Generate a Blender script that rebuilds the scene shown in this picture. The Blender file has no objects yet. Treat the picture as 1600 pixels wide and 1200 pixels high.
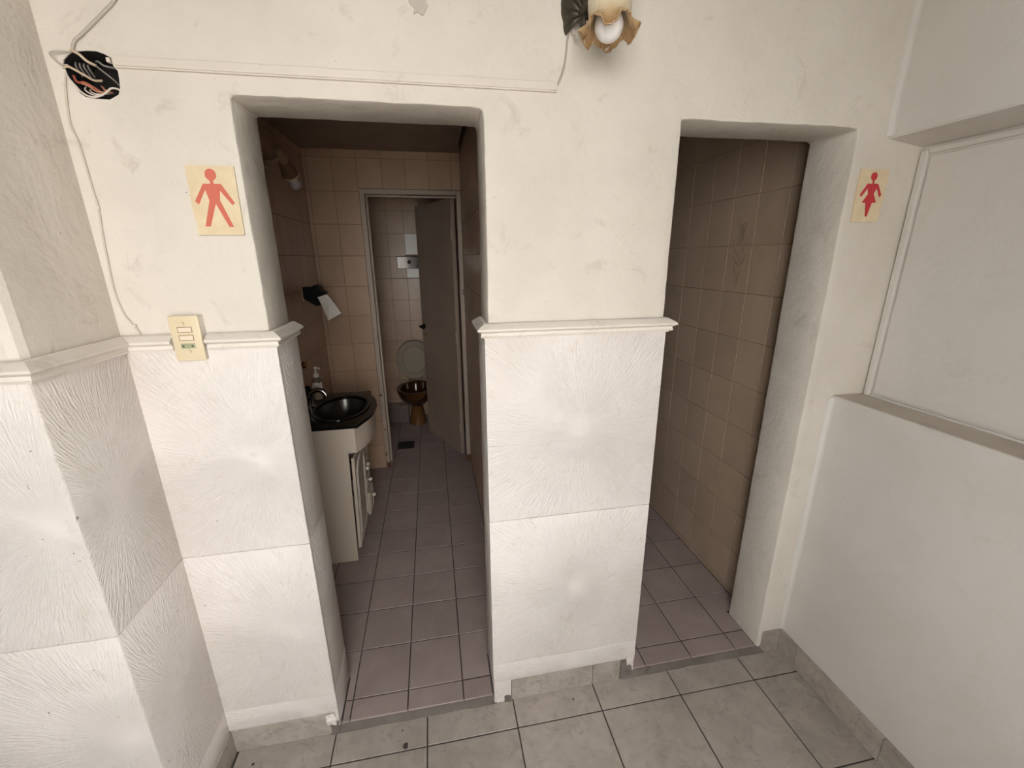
import bpy, bmesh, math, random
from mathutils import Vector, Matrix, noise
random.seed(7)
sc = bpy.context.scene
COL = sc.collection
PI = math.pi

# ------------------------------------------------------------------ camera
CAM = Vector((0.0, -1.201, 1.62))
YAW, PITCH, ROLL, FPX = 0.18159, 0.28951, -0.00766, 662.43
fwd = Vector((math.sin(YAW)*math.cos(PITCH), math.cos(YAW)*math.cos(PITCH), -math.sin(PITCH)))
rgt = Vector((math.cos(YAW), -math.sin(YAW), 0))
upv = rgt.cross(fwd)
r2 = rgt*math.cos(ROLL) + upv*math.sin(ROLL)
u2 = -rgt*math.sin(ROLL) + upv*math.cos(ROLL)
cd = bpy.data.cameras.new('camera')
cam = bpy.data.objects.new('camera', cd)
COL.objects.link(cam)
mw = Matrix.Identity(4)
for i in range(3):
    mw[i][0], mw[i][1], mw[i][2], mw[i][3] = r2[i], u2[i], -fwd[i], CAM[i]
cam.matrix_world = mw
cd.sensor_width = 36
cd.lens = 36*FPX/1600
cd.clip_start = 0.02
sc.camera = cam

# ------------------------------------------------------------------ sky, exposure
w = bpy.data.worlds.new('overcast_sky')
sc.world = w
w.use_nodes = True
bg = w.node_tree.nodes['Background']
bg.inputs['Color'].default_value = (1.0, 0.975, 0.945, 1)
bg.inputs['Strength'].default_value = 10.2
sc.view_settings.view_transform = 'Standard'
sc.view_settings.look = 'None'
sc.view_settings.exposure = 0.0
sc.view_settings.gamma = 1.0
sc.view_settings.use_curve_mapping = False
sc.cycles.max_bounces = 16
sc.cycles.diffuse_bounces = 10
sc.cycles.glossy_bounces = 6
sc.cycles.transmission_bounces = 8
sc.cycles.sample_clamp_indirect = 6

# ------------------------------------------------------------------ materials
MATS = {}
def mat(name, col=(0.8,0.8,0.8), rough=0.6, metal=0.0, spec=0.5, trans=0.0):
    m = bpy.data.materials.new(name)
    m.use_nodes = True
    b = m.node_tree.nodes['Principled BSDF']
    b.inputs['Base Color'].default_value = (*col, 1)
    b.inputs['Roughness'].default_value = rough
    b.inputs['Metallic'].default_value = metal
    b.inputs['Specular IOR Level'].default_value = spec
    if trans: b.inputs['Transmission Weight'].default_value = trans
    MATS[name] = m
    return m
class NT:
    def __init__(s, m):
        s.t = m.node_tree; s.b = s.t.nodes['Principled BSDF']
    def n(s, ty, **kw):
        x = s.t.nodes.new(ty)
        for k, v in kw.items():
            if k in x.inputs: x.inputs[k].default_value = v
            else: setattr(x, k, v)
        return x
    def l(s, a, b): s.t.links.new(a, b)
    def coords(s, kind='Object'):
        return s.n('ShaderNodeTexCoord').outputs[kind]
    def noise(s, vec, scale, detail=4.0, rough=0.55, dist=0.0):
        x = s.n('ShaderNodeTexNoise')
        x.inputs['Scale'].default_value = scale; x.inputs['Detail'].default_value = detail
        x.inputs['Roughness'].default_value = rough; x.inputs['Distortion'].default_value = dist
        s.l(vec, x.inputs['Vector']); return x.outputs['Fac']
    def ramp(s, fac, stops):
        x = s.n('ShaderNodeValToRGB'); e = x.color_ramp.elements
        e[0].position, e[0].color = stops[0][0], (*stops[0][1], 1)
        e[1].position, e[1].color = stops[-1][0], (*stops[-1][1], 1)
        for p, c in stops[1:-1]:
            k = e.new(p); k.color = (*c, 1)
        s.l(fac, x.inputs['Fac']); return x.outputs['Color']
    def mix(s, fac, a, b, mode='MIX'):
        x = s.n('ShaderNodeMix'); x.data_type = 'RGBA'; x.blend_type = mode
        for i, v in ((0, fac), (6, a), (7, b)):
            if hasattr(v, 'is_output'): s.l(v, x.inputs[i])
            elif isinstance(v, (int, float)): x.inputs[i].default_value = v
            else: x.inputs[i].default_value = (*v, 1)
        return x.outputs[2]
    def math(s, op, a, b=0.0):
        x = s.n('ShaderNodeMath'); x.operation = op
        for i, v in ((0, a), (1, b)):
            if hasattr(v, 'is_output'): s.l(v, x.inputs[i])
            else: x.inputs[i].default_value = v
        return x.outputs[0]
    def bump(s, h, strength=0.3, dist=0.01):
        x = s.n('ShaderNodeBump'); x.inputs['Strength'].default_value = strength
        x.inputs['Distance'].default_value = dist
        s.l(h, x.inputs['Height']); s.l(x.outputs['Normal'], s.b.inputs['Normal'])
    def col(s, c): s.l(c, s.b.inputs['Base Color'])

def plaster(name, base, dark, stain, rough=0.7, bstr=0.35, specks=True):
    m = mat(name, base, rough, spec=0.3); t = NT(m); g = t.n('ShaderNodeNewGeometry').outputs['Position']
    big = t.noise(g, 2.6, 5, 0.6)
    c = t.ramp(big, [(0.36, dark), (0.58, base)])
    sm = t.noise(g, 11, 6, 0.7, 0.6)
    c = t.mix(t.ramp(sm, [(0.58, (0,0,0)), (0.75, (1,1,1))]), c, stain)
    if specks:
        sp = t.noise(g, 95, 2, 0.5); lim = t.noise(g, 5, 2, 0.5)
        k = t.math('MULTIPLY', t.math('GREATER_THAN', sp, 0.75), t.math('GREATER_THAN', lim, 0.52))
        c = t.mix(k, c, (0.36, 0.31, 0.26))
    t.col(c)
    h1 = t.noise(g, 5, 4, 0.55, 0.8); h2 = t.noise(g, 38, 5, 0.65, 0.4); h3 = t.noise(g, 160, 3, 0.6)
    h = t.math('ADD', t.math('MULTIPLY', h1, 1.6), t.math('ADD', t.math('MULTIPLY', h2, 0.35), t.math('MULTIPLY', h3, 0.07)))
    t.bump(h, bstr, 0.012)
    return m
M_plaster = plaster('plaster_upper', (0.68,0.632,0.562), (0.625,0.575,0.505), (0.53,0.478,0.41), 0.7, 0.45)
M_plasterR = plaster('plaster_side', (0.64,0.61,0.57), (0.61,0.575,0.53), (0.59,0.55,0.50), 0.6, 0.22, False)
M_reveal = M_plaster
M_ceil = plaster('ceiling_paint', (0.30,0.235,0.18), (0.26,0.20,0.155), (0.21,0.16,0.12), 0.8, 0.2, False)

# comb-textured panel: strokes radiating from the panel's own origin
m = mat('textured_panel', (0.80,0.755,0.71), 0.62, spec=0.3); t = NT(m); M_panel = m
o = t.coords('Object'); sx = t.n('ShaderNodeSeparateXYZ'); t.l(o, sx.inputs[0])
x_, z_ = sx.outputs[0], sx.outputs[2]
wob = t.noise(o, 9, 3, 0.5)
rr = t.math('SQRT', t.math('ADD', t.math('MULTIPLY', x_, x_), t.math('ADD', t.math('MULTIPLY', z_, z_), 1e-6)))
dx = t.math('DIVIDE', x_, rr); dz = t.math('DIVIDE', z_, rr)
cb = t.n('ShaderNodeCombineXYZ')
t.l(t.math('ADD', t.math('MULTIPLY', dx, 52.0), t.math('MULTIPLY', wob, 4.0)), cb.inputs[0])
t.l(t.math('ADD', t.math('MULTIPLY', dz, 52.0), t.math('MULTIPLY', wob, 4.0)), cb.inputs[1]); t.l(t.math('MULTIPLY', rr, 26.0), cb.inputs[2])
stroke = t.noise(cb.outputs[0], 1.0, 2.5, 0.6)
patch = t.noise(o, 4.5, 3, 0.5)
amt = t.ramp(patch, [(0.36, (0.35,)*3), (0.58, (1,)*3)])
fade = t.n('ShaderNodeMapRange'); fade.interpolation_type = 'SMOOTHSTEP'; fade.inputs['From Min'].default_value = 0.0; fade.inputs['From Max'].default_value = 0.10
t.l(rr, fade.inputs['Value'])
hh = t.math('MULTIPLY', t.math('MULTIPLY', stroke, amt), fade.outputs['Result'])
t.bump(t.math('ADD', hh, t.math('MULTIPLY', t.noise(o, 6, 3), 0.25)), 0.6, 0.011)
g = t.n('ShaderNodeNewGeometry').outputs['Position']
c = t.ramp(t.noise(g, 3.2, 4, 0.6), [(0.35, (0.685,0.635,0.595)), (0.6, (0.75,0.705,0.67))])
c = t.mix(t.ramp(t.noise(g, 13, 6, 0.75, 0.8), [(0.57, (0,0,0)), (0.78, (0.75,0.75,0.75))]), c, (0.56,0.49,0.41))
sp = t.math('MULTIPLY', t.math('GREATER_THAN', t.noise(g, 80, 2, 0.5), 0.745), t.math('GREATER_THAN', t.noise(g, 4, 2, 0.5), 0.5))
t.col(t.mix(sp, c, (0.3, 0.25, 0.2)))

m = mat('painted_moulding', (0.79,0.735,0.67), 0.45, spec=0.4); t = NT(m); M_mould = m
g = t.n('ShaderNodeNewGeometry').outputs['Position']
t.col(t.mix(t.ramp(t.noise(g, 9, 5, 0.7, 0.5), [(0.52, (0,0,0)), (0.75, (1,1,1))]), (0.715,0.665,0.605), (0.56,0.485,0.40)))
t.bump(t.noise(g, 60, 3), 0.15, 0.004)

def tile_mat(name, a, b, rough, var=0.06, scale=7, stain=None, bump=0.0, detail=6, rv=0.14, spec=0.5):
    m = mat(name, a, rough, spec=spec); t = NT(m)
    g = t.n('ShaderNodeNewGeometry').outputs['Position']
    oi = t.n('ShaderNodeObjectInfo').outputs['Random']
    c = t.ramp(t.noise(g, scale, detail, 0.65, 0.4), [(0.33, b), (0.66, a)])
    if stain:
        c = t.mix(t.ramp(t.noise(g, scale*2.4, 7, 0.75, 1.0), [(0.53, (0,0,0)), (0.74, (1,1,1))]), c, stain)
        sp = t.math('GREATER_THAN', t.noise(g, 70, 2, 0.5), 0.76)
        c = t.mix(sp, c, (0.08,0.07,0.06))
    v = t.math('ADD', 1.0 - var, t.math('MULTIPLY', oi, 2*var))
    hv = t.n('ShaderNodeHueSaturation'); t.l(v, hv.inputs['Value']); t.l(c, hv.inputs['Color'])
    t.col(hv.outputs['Color'])
    if rv: t.l(t.math('ADD', rough - rv/2, t.math('MULTIPLY', t.noise(g, 14, 4), rv)), t.b.inputs['Roughness'])
    if bump: t.bump(t.noise(g, 18, 4), bump, 0.004)
    return m
M_grey = tile_mat('grey_floor_tile', (0.42,0.375,0.335), (0.325,0.29,0.257), 0.5, 0.05, 9, (0.245,0.212,0.18), 0.1, 9)
M_skirt = tile_mat('grey_skirting_tile', (0.43,0.385,0.34), (0.30,0.262,0.225), 0.55, 0.06, 11, (0.19,0.16,0.13), 0.15, 9)
M_mauve = tile_mat('mauve_floor_tile', (0.375,0.305,0.29), (0.315,0.253,0.24), 0.42, 0.06, 8, rv=0.05, spec=0.4)
M_wtile = tile_mat('beige_wall_tile', (0.485,0.345,0.243), (0.435,0.303,0.21), 0.30, 0.05, 4, rv=0, spec=0.4)
M_wtile2 = tile_mat('sand_wall_tile', (0.43,0.335,0.25), (0.385,0.295,0.217), 0.30, 0.05, 4, rv=0, spec=0.4)
M_grout = mat('dark_grout', (0.055,0.045,0.04), 0.9)
M_grout2 = mat('wall_grout', (0.27,0.19,0.135), 0.9)
M_cement = plaster('stained_cement', (0.185,0.162,0.145), (0.115,0.10,0.088), (0.065,0.055,0.047), 0.9, 0.6)
M_sill = plaster('dirty_sill', (0.54,0.49,0.43), (0.45,0.405,0.35), (0.36,0.32,0.27), 0.8, 0.25, False)
M_frame = plaster('worn_frame_paint', (0.46,0.385,0.31), (0.40,0.33,0.265), (0.33,0.265,0.21), 0.5, 0.12, False)
m = mat('door_leaf_paint', (0.36,0.28,0.22), 0.5); t = NT(m); M_leaf = m
g = t.coords('Object')
t.col(t.ramp(t.noise(g, 3, 4), [(0.35, (0.33,0.255,0.20)), (0.65, (0.39,0.305,0.245))]))
M_rust = mat('rust', (0.12,0.055,0.03), 0.9)
M_white = mat('white_laminate', (0.60,0.52,0.425), 0.4)
M_whitek = mat('white_knob', (0.85,0.80,0.72), 0.25)
m = mat('black_stone', (0.006,0.006,0.007), 0.16, spec=0.22); M_black = m
M_basin = mat('dark_steel_basin', (0.10,0.095,0.09), 0.28, 0.85)
M_chrome = mat('chrome', (0.62,0.62,0.62), 0.12, 1.0)
M_blackp = mat('black_plastic', (0.004,0.004,0.004), 0.5, spec=0.15)
M_paper = mat('white_paper', (0.82,0.78,0.72), 0.85)
M_brown = mat('amber_glaze', (0.06,0.025,0.007), 0.08, spec=0.6)
M_brown2 = mat('amber_glaze_light', (0.155,0.075,0.027), 0.15, spec=0.5)
M_seat = mat('cream_plastic', (0.30,0.25,0.185), 0.45, spec=0.2)
M_iron = mat('black_grate', (0.008,0.008,0.008), 0.6)
M_brass = mat('brass', (0.55,0.33,0.12), 0.25, 1.0)
m = mat('bronze_shell', (0.075,0.066,0.048), 0.45, 0.7); M_bronze = m
M_bulb = mat('frosted_bulb', (0.86,0.84,0.82), 0.35)
M_bulb2 = mat('frosted_bulb_grey', (0.60,0.55,0.55), 0.3)
M_lamp2 = mat('worn_lamp_paint', (0.34,0.25,0.16), 0.4)
M_lshade = mat('lacquered_brown', (0.16,0.105,0.055), 0.3)
M_plate = mat('dull_chrome', (0.38,0.36,0.34), 0.22, 1.0)
M_whitet = mat('white_glazed_piece', (0.62,0.59,0.53), 0.35, spec=0.8)
M_mauve_shade = mat('shaded_mauve_tile', (0.15,0.115,0.11), 0.4)  # mauve tile again, with the shade on the ledge front put into its colour
M_cream = mat('cream_card', (0.80,0.66,0.44), 0.55); t = NT(M_cream); g = t.n('ShaderNodeNewGeometry').outputs['Position']
t.col(t.ramp(t.noise(g, 25, 5, 0.6), [(0.35, (0.66,0.53,0.34)), (0.7, (0.73,0.615,0.42))]))
M_red1 = mat('faded_red_print', (0.58,0.135,0.085), 0.55)
M_red2 = mat('red_print', (0.52,0.03,0.04), 0.5)
M_switch = mat('cream_plate', (0.70,0.60,0.41), 0.35)
M_rocker = mat('rocker_cream', (0.77,0.66,0.52), 0.3)
M_green = mat('green_socket', (0.34,0.36,0.22), 0.4)
M_mark = mat('dark_mark', (0.05,0.04,0.035), 0.6)
M_lineb = mat('brown_outline', (0.27,0.16,0.09), 0.6)
M_pvc = plaster('painted_trunking', (0.675,0.625,0.55), (0.63,0.575,0.50), (0.55,0.49,0.41), 0.5, 0.1, False)
M_cable = mat('cable_cream', (0.52,0.46,0.38), 0.5)
M_cordg = mat('cable_grey', (0.42,0.38,0.32), 0.5)
M_wwhite = mat('wire_white', (0.66,0.58,0.52), 0.45)
M_wred = mat('wire_red', (0.38,0.10,0.065), 0.45)
M_worange = mat('wire_orange', (0.50,0.23,0.13), 0.45)
M_wgrey = mat('wire_grey', (0.22,0.20,0.18), 0.5)
M_wbeige = mat('wire_beige', (0.56,0.45,0.32), 0.5)
M_recess = mat('black_recess_shade', (0.008,0.006,0.005), 0.9)  # black box plastic, with the dark of hole and ceiling gap painted in
M_flower = mat('floral_print', (0.30,0.225,0.165), 0.35)
M_flower2 = mat('floral_print_pink', (0.40,0.27,0.20), 0.35)
M_patch = plaster('raw_plaster_patch', (0.85,0.81,0.74), (0.72,0.68,0.60), (0.55,0.5,0.43), 0.8, 0.5)
M_soap = mat('clear_soap', (0.55,0.47,0.38), 0.12, trans=0.6)
M_dim = mat('dim_olive_paint', (0.25,0.24,0.22), 0.8)
M_ground = mat('courtyard_paving', (0.62,0.60,0.56), 0.9)
m = mat('ruffled_glass', (0.72,0.60,0.42), 0.12, spec=0.6); t = NT(m); M_glass = m
sx = t.n('ShaderNodeSeparateXYZ'); t.l(t.coords('Object'), sx.inputs[0])
nz = t.math('ADD', sx.outputs[2], t.math('MULTIPLY', t.noise(t.coords('Object'), 45, 3), 0.02))
t.col(t.ramp(t.math('ADD', t.math('MULTIPLY', nz, 9.0), 0.5), [(0.22, (0.30,0.155,0.06)), (0.45, (0.52,0.34,0.17)), (0.72, (0.74,0.64,0.46)), (1.0, (0.76,0.70,0.56))]))
t.b.inputs['Transmission Weight'].default_value = 0.15
t.b.inputs['Subsurface Weight'].default_value = 0.0

# ------------------------------------------------------------------ mesh helpers
def finish(name, bm, material, parent=None, loc=(0,0,0), rot=(0,0,0), smooth=False, recalc=True):
    if recalc: bmesh.ops.recalc_face_normals(bm, faces=bm.faces[:])
    me = bpy.data.meshes.new(name); bm.to_mesh(me); bm.free()
    if material: me.materials.append(material)
    if smooth:
        for p in me.polygons: p.use_smooth = True
        try: me.set_sharp_from_angle(angle=math.radians(38))
        except Exception: pass
    return link(name, me, parent, loc, rot)
def link(name, me, parent=None, loc=(0,0,0), rot=(0,0,0)):
    o = bpy.data.objects.new(name, me); COL.objects.link(o)
    o.location = loc; o.rotation_euler = rot
    if parent: o.parent = parent
    return o
def tag(o, label, cat, group=None):
    o['label'] = label; o['category'] = cat
    if group: o['group'] = group
    return o
def struct(o): o['kind'] = 'structure'; return o
def thing(name, label, cat, loc=(0,0,0), rot=(0,0,0), group=None):
    e = bpy.data.objects.new(name, None); COL.objects.link(e); e.empty_display_size = 0.05
    e.location = loc; e.rotation_euler = rot
    return tag(e, label, cat, group)
def box(bm, x0, x1, y0, y1, z0, z1, bev=0.0, seg=2):
    r = bmesh.ops.create_cube(bm, size=1)
    for v in r['verts']:
        v.co = Vector((x0+(v.co.x+.5)*(x1-x0), y0+(v.co.y+.5)*(y1-y0), z0+(v.co.z+.5)*(z1-z0)))
    if bev:
        es = list({e for v in r['verts'] for e in v.link_edges})
        bmesh.ops.bevel(bm, geom=es, offset=bev, segments=seg, affect='EDGES', profile=0.5)
    return bm
def BX(*a, **k): return box(bmesh.new(), *a, **k)
def prism(bm, pts, axis, a, b):
    """polygon of 2D points extruded along axis from a to b"""
    def mk(p, t):
        return {'x': (t, p[0], p[1]), 'y': (p[0], t, p[1]), 'z': (p[0], p[1], t)}[axis]
    A = [bm.verts.new(mk(p, a)) for p in pts]; B = [bm.verts.new(mk(p, b)) for p in pts]
    n = len(pts)
    bm.faces.new(A); bm.faces.new(B[::-1])
    for i in range(n): bm.faces.new((A[i], B[i], B[(i+1) % n], A[(i+1) % n]))
    bm.normal_update()
    return bm
def loft(bm, rings, cap0=True, cap1=True, closed=True):
    R = [[bm.verts.new(p) for p in r] for r in rings]
    n = len(R[0])
    for a, b in zip(R[:-1], R[1:]):
        for i in range(n if closed else n-1):
            bm.faces.new((a[i], a[(i+1) % n], b[(i+1) % n], b[i]))
    if cap0: bm.faces.new(R[0][::-1])
    if cap1: bm.faces.new(R[-1])
    return R
def lathe(bm, prof, n=24, c=(0,0,0), cap0=True, cap1=True):
    rings = [[(c[0]+r*math.cos(2*PI*i/n), c[1]+r*math.sin(2*PI*i/n), c[2]+z) for i in range(n)] for r, z in prof]
    return loft(bm, rings, cap0, cap1)
def orient(d):
    d = Vector(d).normalized()
    return Vector((0,0,1)).rotation_difference(d).to_matrix().to_4x4()
def lathe_dir(prof, p, d, n=24, cap0=True, cap1=True):
    bm = bmesh.new(); lathe(bm, prof, n, cap0=cap0, cap1=cap1)
    bmesh.ops.transform(bm, matrix=Matrix.Translation(p) @ orient(d), verts=bm.verts[:]); return bm
def catmull(pts, k=6):
    pts = [Vector(p) for p in pts]; out = []
    for i in range(len(pts)-1):
        p0 = pts[max(i-1, 0)]; p1 = pts[i]; p2 = pts[i+1]; p3 = pts[min(i+2, len(pts)-1)]
        for j in range(k):
            s = j/k
            out.append(0.5*((2*p1)+(p2-p0)*s+(2*p0-5*p1+4*p2-p3)*s*s+(3*p1-p0-3*p2+p3)*s**3))
    out.append(pts[-1]); return out
def tube(bm, pts, r, n=8, k=6, smooth=True):
    P = catmull(pts, k) if smooth else [Vector(p) for p in pts]
    rings = []; up = None
    for i, p in enumerate(P):
        d = (P[min(i+1, len(P)-1)] - P[max(i-1, 0)]).normalized()
        if up is None:
            up = Vector((0,0,1)) if abs(d.z) < 0.9 else Vector((0,1,0))
        s = d.cross(up).normalized(); up = s.cross(d).normalized()
        rings.append([p + (s*math.cos(2*PI*j/n) + up*math.sin(2*PI*j/n))*r for j in range(n)])
    loft(bm, rings); return bm
def TB(pts, r, n=8, k=6, smooth=True): return tube(bmesh.new(), pts, r, n, k, smooth)

_tile_cache = {}
def tile_mesh(name, w_, h_, t_, material, bev=0.0012):
    key = (round(w_, 3), round(h_, 3), t_, material.name)
    if key not in _tile_cache:
        bm = BX(-w_/2, w_/2, -h_/2, h_/2, -t_, 0, bev=bev, seg=1)
        bmesh.ops.recalc_face_normals(bm, faces=bm.faces[:])
        me = bpy.data.meshes.new(name); bm.to_mesh(me); bm.free(); me.materials.append(material)
        _tile_cache[key] = me
    return _tile_cache[key]
def poly_tile(parent, pts, z, t_, material, gap=0.0045):
    h = gap/2; cx = sum(p[0] for p in pts)/len(pts); cy = sum(p[1] for p in pts)/len(pts); n = len(pts); out = []
    for i in range(n):     # inset every edge by half a joint (rectilinear, counter-clockwise)
        a, b, c = Vector(pts[i-1]), Vector(pts[i]), Vector(pts[(i+1) % n])
        d1 = (b-a).normalized(); d2 = (c-b).normalized()
        out.append((b.x-d1.y*h-d2.y*h-cx, b.y+d1.x*h+d2.x*h-cy))
    bm = bmesh.new(); prism(bm, out, 'z', -t_, 0)
    return finish('tile', bm, material, parent, (cx, cy, z))
ROT = {'up': (0,0,0), '-y': (PI/2,0,0), '+x': (PI/2,0,PI/2), '-x': (PI/2,0,-PI/2)}
def put_tile(parent, face, u0, u1, v0, v1, d, t_, material, gap=0.0045, name='tile'):
    """tile on a plane: up (u=x, v=y, d=z), -y (u=x, v=z, d=y), +x / -x (u=y, v=z, d=x)"""
    w_, h_ = u1-u0-gap, v1-v0-gap
    if w_ < 0.006 or h_ < 0.006: return None
    d += random.uniform(-0.0004, 0.0004)
    cu, cv = (u0+u1)/2, (v0+v1)/2
    loc = {'up': (cu, cv, d), '-y': (cu, d, cv), '+x': (d, cu, cv), '-x': (d, cu, cv)}[face]
    e = ROT[face]
    o = link(name, tile_mesh(name, w_, h_, t_, material), parent, loc, (e[0]+random.uniform(-.0012,.0012), e[1]+random.uniform(-.0012,.0012), e[2]))
    return o

# ================================================================== STRUCTURE
T = 0.165                      # thickness of the wall with the two doorways
D1 = (-0.424, 0.152); D2 = (0.697, 1.268); DH = 1.978
CEIL = 2.70
# ---- front wall: one plastered slab with two openings
def lin(a, b, step):
    n = max(1, int(round((b-a)/step))); return [a+(b-a)*i/n for i in range(n)]
xs = lin(-0.80, D1[0], .03)+lin(D1[0], D1[1], .03)+lin(D1[1], D2[0], .03)+lin(D2[0], D2[1], .03)+lin(D2[1], 1.62, .03)+[1.62]
zs = lin(0, DH, .03)+lin(DH, CEIL, .03)+[CEIL]
def hole(cx, cz): return cz < DH and (D1[0] < cx < D1[1] or D2[0] < cx < D2[1])
bm = bmesh.new(); F = {}; B = {}
def gv(d, i, k, y):
    if (i, k) not in d: d[(i, k)] = bm.verts.new((xs[i], y, zs[k]))
    return d[(i, k)]
nx, nz_ = len(xs)-1, len(zs)-1
solid = {(i, k): not hole((xs[i]+xs[i+1])/2, (zs[k]+zs[k+1])/2) for i in range(nx) for k in range(nz_)}
for (i, k), s in solid.items():
    if not s: continue
    f = [gv(F, a, c, 0.0) for a, c in ((i,k),(i+1,k),(i+1,k+1),(i,k+1))]; b = [gv(B, a, c, T) for a, c in ((i,k),(i+1,k),(i+1,k+1),(i,k+1))]
    bm.faces.new(f); bm.faces.new(b[::-1])
    for (di, dk), (p, q) in (((0,-1),(0,1)),((1,0),(1,2)),((0,1),(2,3)),((-1,0),(3,0))):
        if not solid.get((i+di, k+dk), False):
            bm.faces.new((f[q], f[p], b[p], b[q]))
bmesh.ops.recalc_face_normals(bm, faces=bm.faces[:])
sharp = [e for e in bm.edges if len(e.link_faces) == 2 and e.calc_face_angle(0) > 1.0 and e.verts[0].co.z < DH+.01 and e.verts[1].co.z < DH+.01 and -0.79 < e.verts[0].co.x < 1.6 and e.verts[0].co.z > 0.001]
bmesh.ops.bevel(bm, geom=sharp, offset=0.007, segments=2, affect='EDGES', profile=0.5)
for v in bm.verts:
    p = v.co
    n1 = noise.noise_vector(Vector((p.x*4, 0.3, p.z*4))); n2 = noise.noise_vector(Vector((p.x*26, p.y*20, p.z*26)))
    edge = min(abs(p.x-D1[0]), abs(p.x-D1[1]), abs(p.x-D2[0]), abs(p.x-D2[1]), abs(p.z-DH)) < 0.012 and p.z < DH+.012
    p.y += 0.0016*n1.y + 0.0005*n2.y
    if edge:
        p.x += 0.0022*n1.x + 0.0016*n2.x; p.z += (0.002*n1.z + 0.002*n2.z) if p.z > 0.05 else 0
    if p.x > 1.25 and p.y > 0.1: p.y += 0.012
wall_front = finish('wall_front', bm, M_plaster, smooth=True)
# ragged hole for the junction box
HOLE = [(-0.6979, 2.0428), (-0.6858, 2.0447), (-0.6675, 2.0448), (-0.6544, 2.0409), (-0.6419, 2.0343), (-0.6412, 2.0194), (-0.6346, 2.0101), (-0.636, 1.9949), (-0.638, 1.9795), (-0.644, 1.9659), (-0.6632, 1.9555), (-0.6863, 1.956), (-0.7077, 1.9583), (-0.7168, 1.9655), (-0.7189, 1.9741), (-0.7278, 1.9855), (-0.7322, 2.0012), (-0.7347, 2.0159), (-0.7308, 2.0266), (-0.7199, 2.0357), (-0.7098, 2.042)]
bm = bmesh.new(); prism(bm, HOLE, 'y', -0.05, 0.09)
cutter = finish('cutter', bm, None)
md = wall_front.modifiers.new('hole', 'BOOLEAN'); md.operation = 'DIFFERENCE'; md.object = cutter; md.solver = 'EXACT'
dg = bpy.context.evaluated_depsgraph_get()
me2 = bpy.data.meshes.new_from_object(wall_front.evaluated_get(dg))
wall_front.modifiers.clear(); wall_front.data = me2
bpy.data.objects.remove(cutter)
struct(wall_front)

# ---- left pillar (projects towards the viewer) and the room behind the camera
PX, PY = -0.765, -0.270
bm = bmesh.new(); prism(bm, [(-2.2,-0.0), (PX,0.0), (PX,PY+.02), (PX-.006,PY+.006), (PX-.02,PY), (-2.2,PY)], 'z', 0, CEIL)
wall_left = struct(finish('wall_left', bm, M_plaster))
RY = -1.80                     # wall behind the viewer, with the tall open window that lets the daylight in
struct(finish('wall_far_left', BX(-2.3,-2.2,RY,0.0,0,CEIL), M_dim))
bm = bmesh.new()
box(bm, -2.3,-0.60,RY-.1,RY,0,CEIL); box(bm, 0.36,1.75,RY-.1,RY,0,CEIL); box(bm, -0.60,0.36,RY-.1,RY,2.5,CEIL); box(bm, -0.60,0.36,RY-.1,RY,0,0.66)
struct(finish('wall_rear', bm, M_dim))
struct(finish('ground', BX(-12, 12, -16, RY-.1, -.15, -.02), M_ground))
struct(finish('ceiling', BX(-2.3,1.75,RY,0.0,CEIL,CEIL+.1), M_dim))
# ---- right wall with walled-up niche
XR, XB = 1.377, 1.509
bm = bmesh.new()
prism(bm, [(XR,0),(XR,1.136),(XR+.004,1.141),(XB,1.139),(XB,1.935),(XR+.004,1.954),(XR,1.960),(XR,CEIL),(1.75,CEIL),(1.75,0)], 'y', -1.25, 0.0)
prism(bm, [(XR,0),(XR,CEIL),(1.75,CEIL),(1.75,0)], 'y', RY, -1.25)
def cove(z0, z1, r=0.016):
    pts = [(XR, 0.0), (XR, -r)]+[(XR-r+r*math.cos(a), -r+r*math.sin(a)) for a in (PI/8*k for k in range(1, 4))]+[(XR-r, 0.0)]
    prism(bm, pts, 'z', z0, z1)
cove(0.1, 1.137); cove(1.96, CEIL)
wall_right = struct(finish('wall_right', bm, M_plasterR))
# board that closes the niche, its beading and the dirty sill
bm = BX(XB-.006, XB+.004, -1.215, -0.034, 1.156, 1.906, bev=.003); finish('niche_board', bm, M_plasterR, wall_right)
def bead(y0, y1, z0, z1): finish('beading', BX(XB-.011, XB+.002, y0, y1, z0, z1, bev=.004), M_plasterR, wall_right)
bead(-.028,-.006,1.141,1.925); bead(-1.23,-.028,1.912,1.929); bead(-1.23,-.028,1.1405,1.150)
bm = bmesh.new(); prism(bm, [(XR+.003,1.1395),(XR+.006,1.1435),(XB,1.1415),(XB,1.1385)], 'y', -1.25, 0.0)
finish('sill', bm, M_sill, wall_right)

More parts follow.
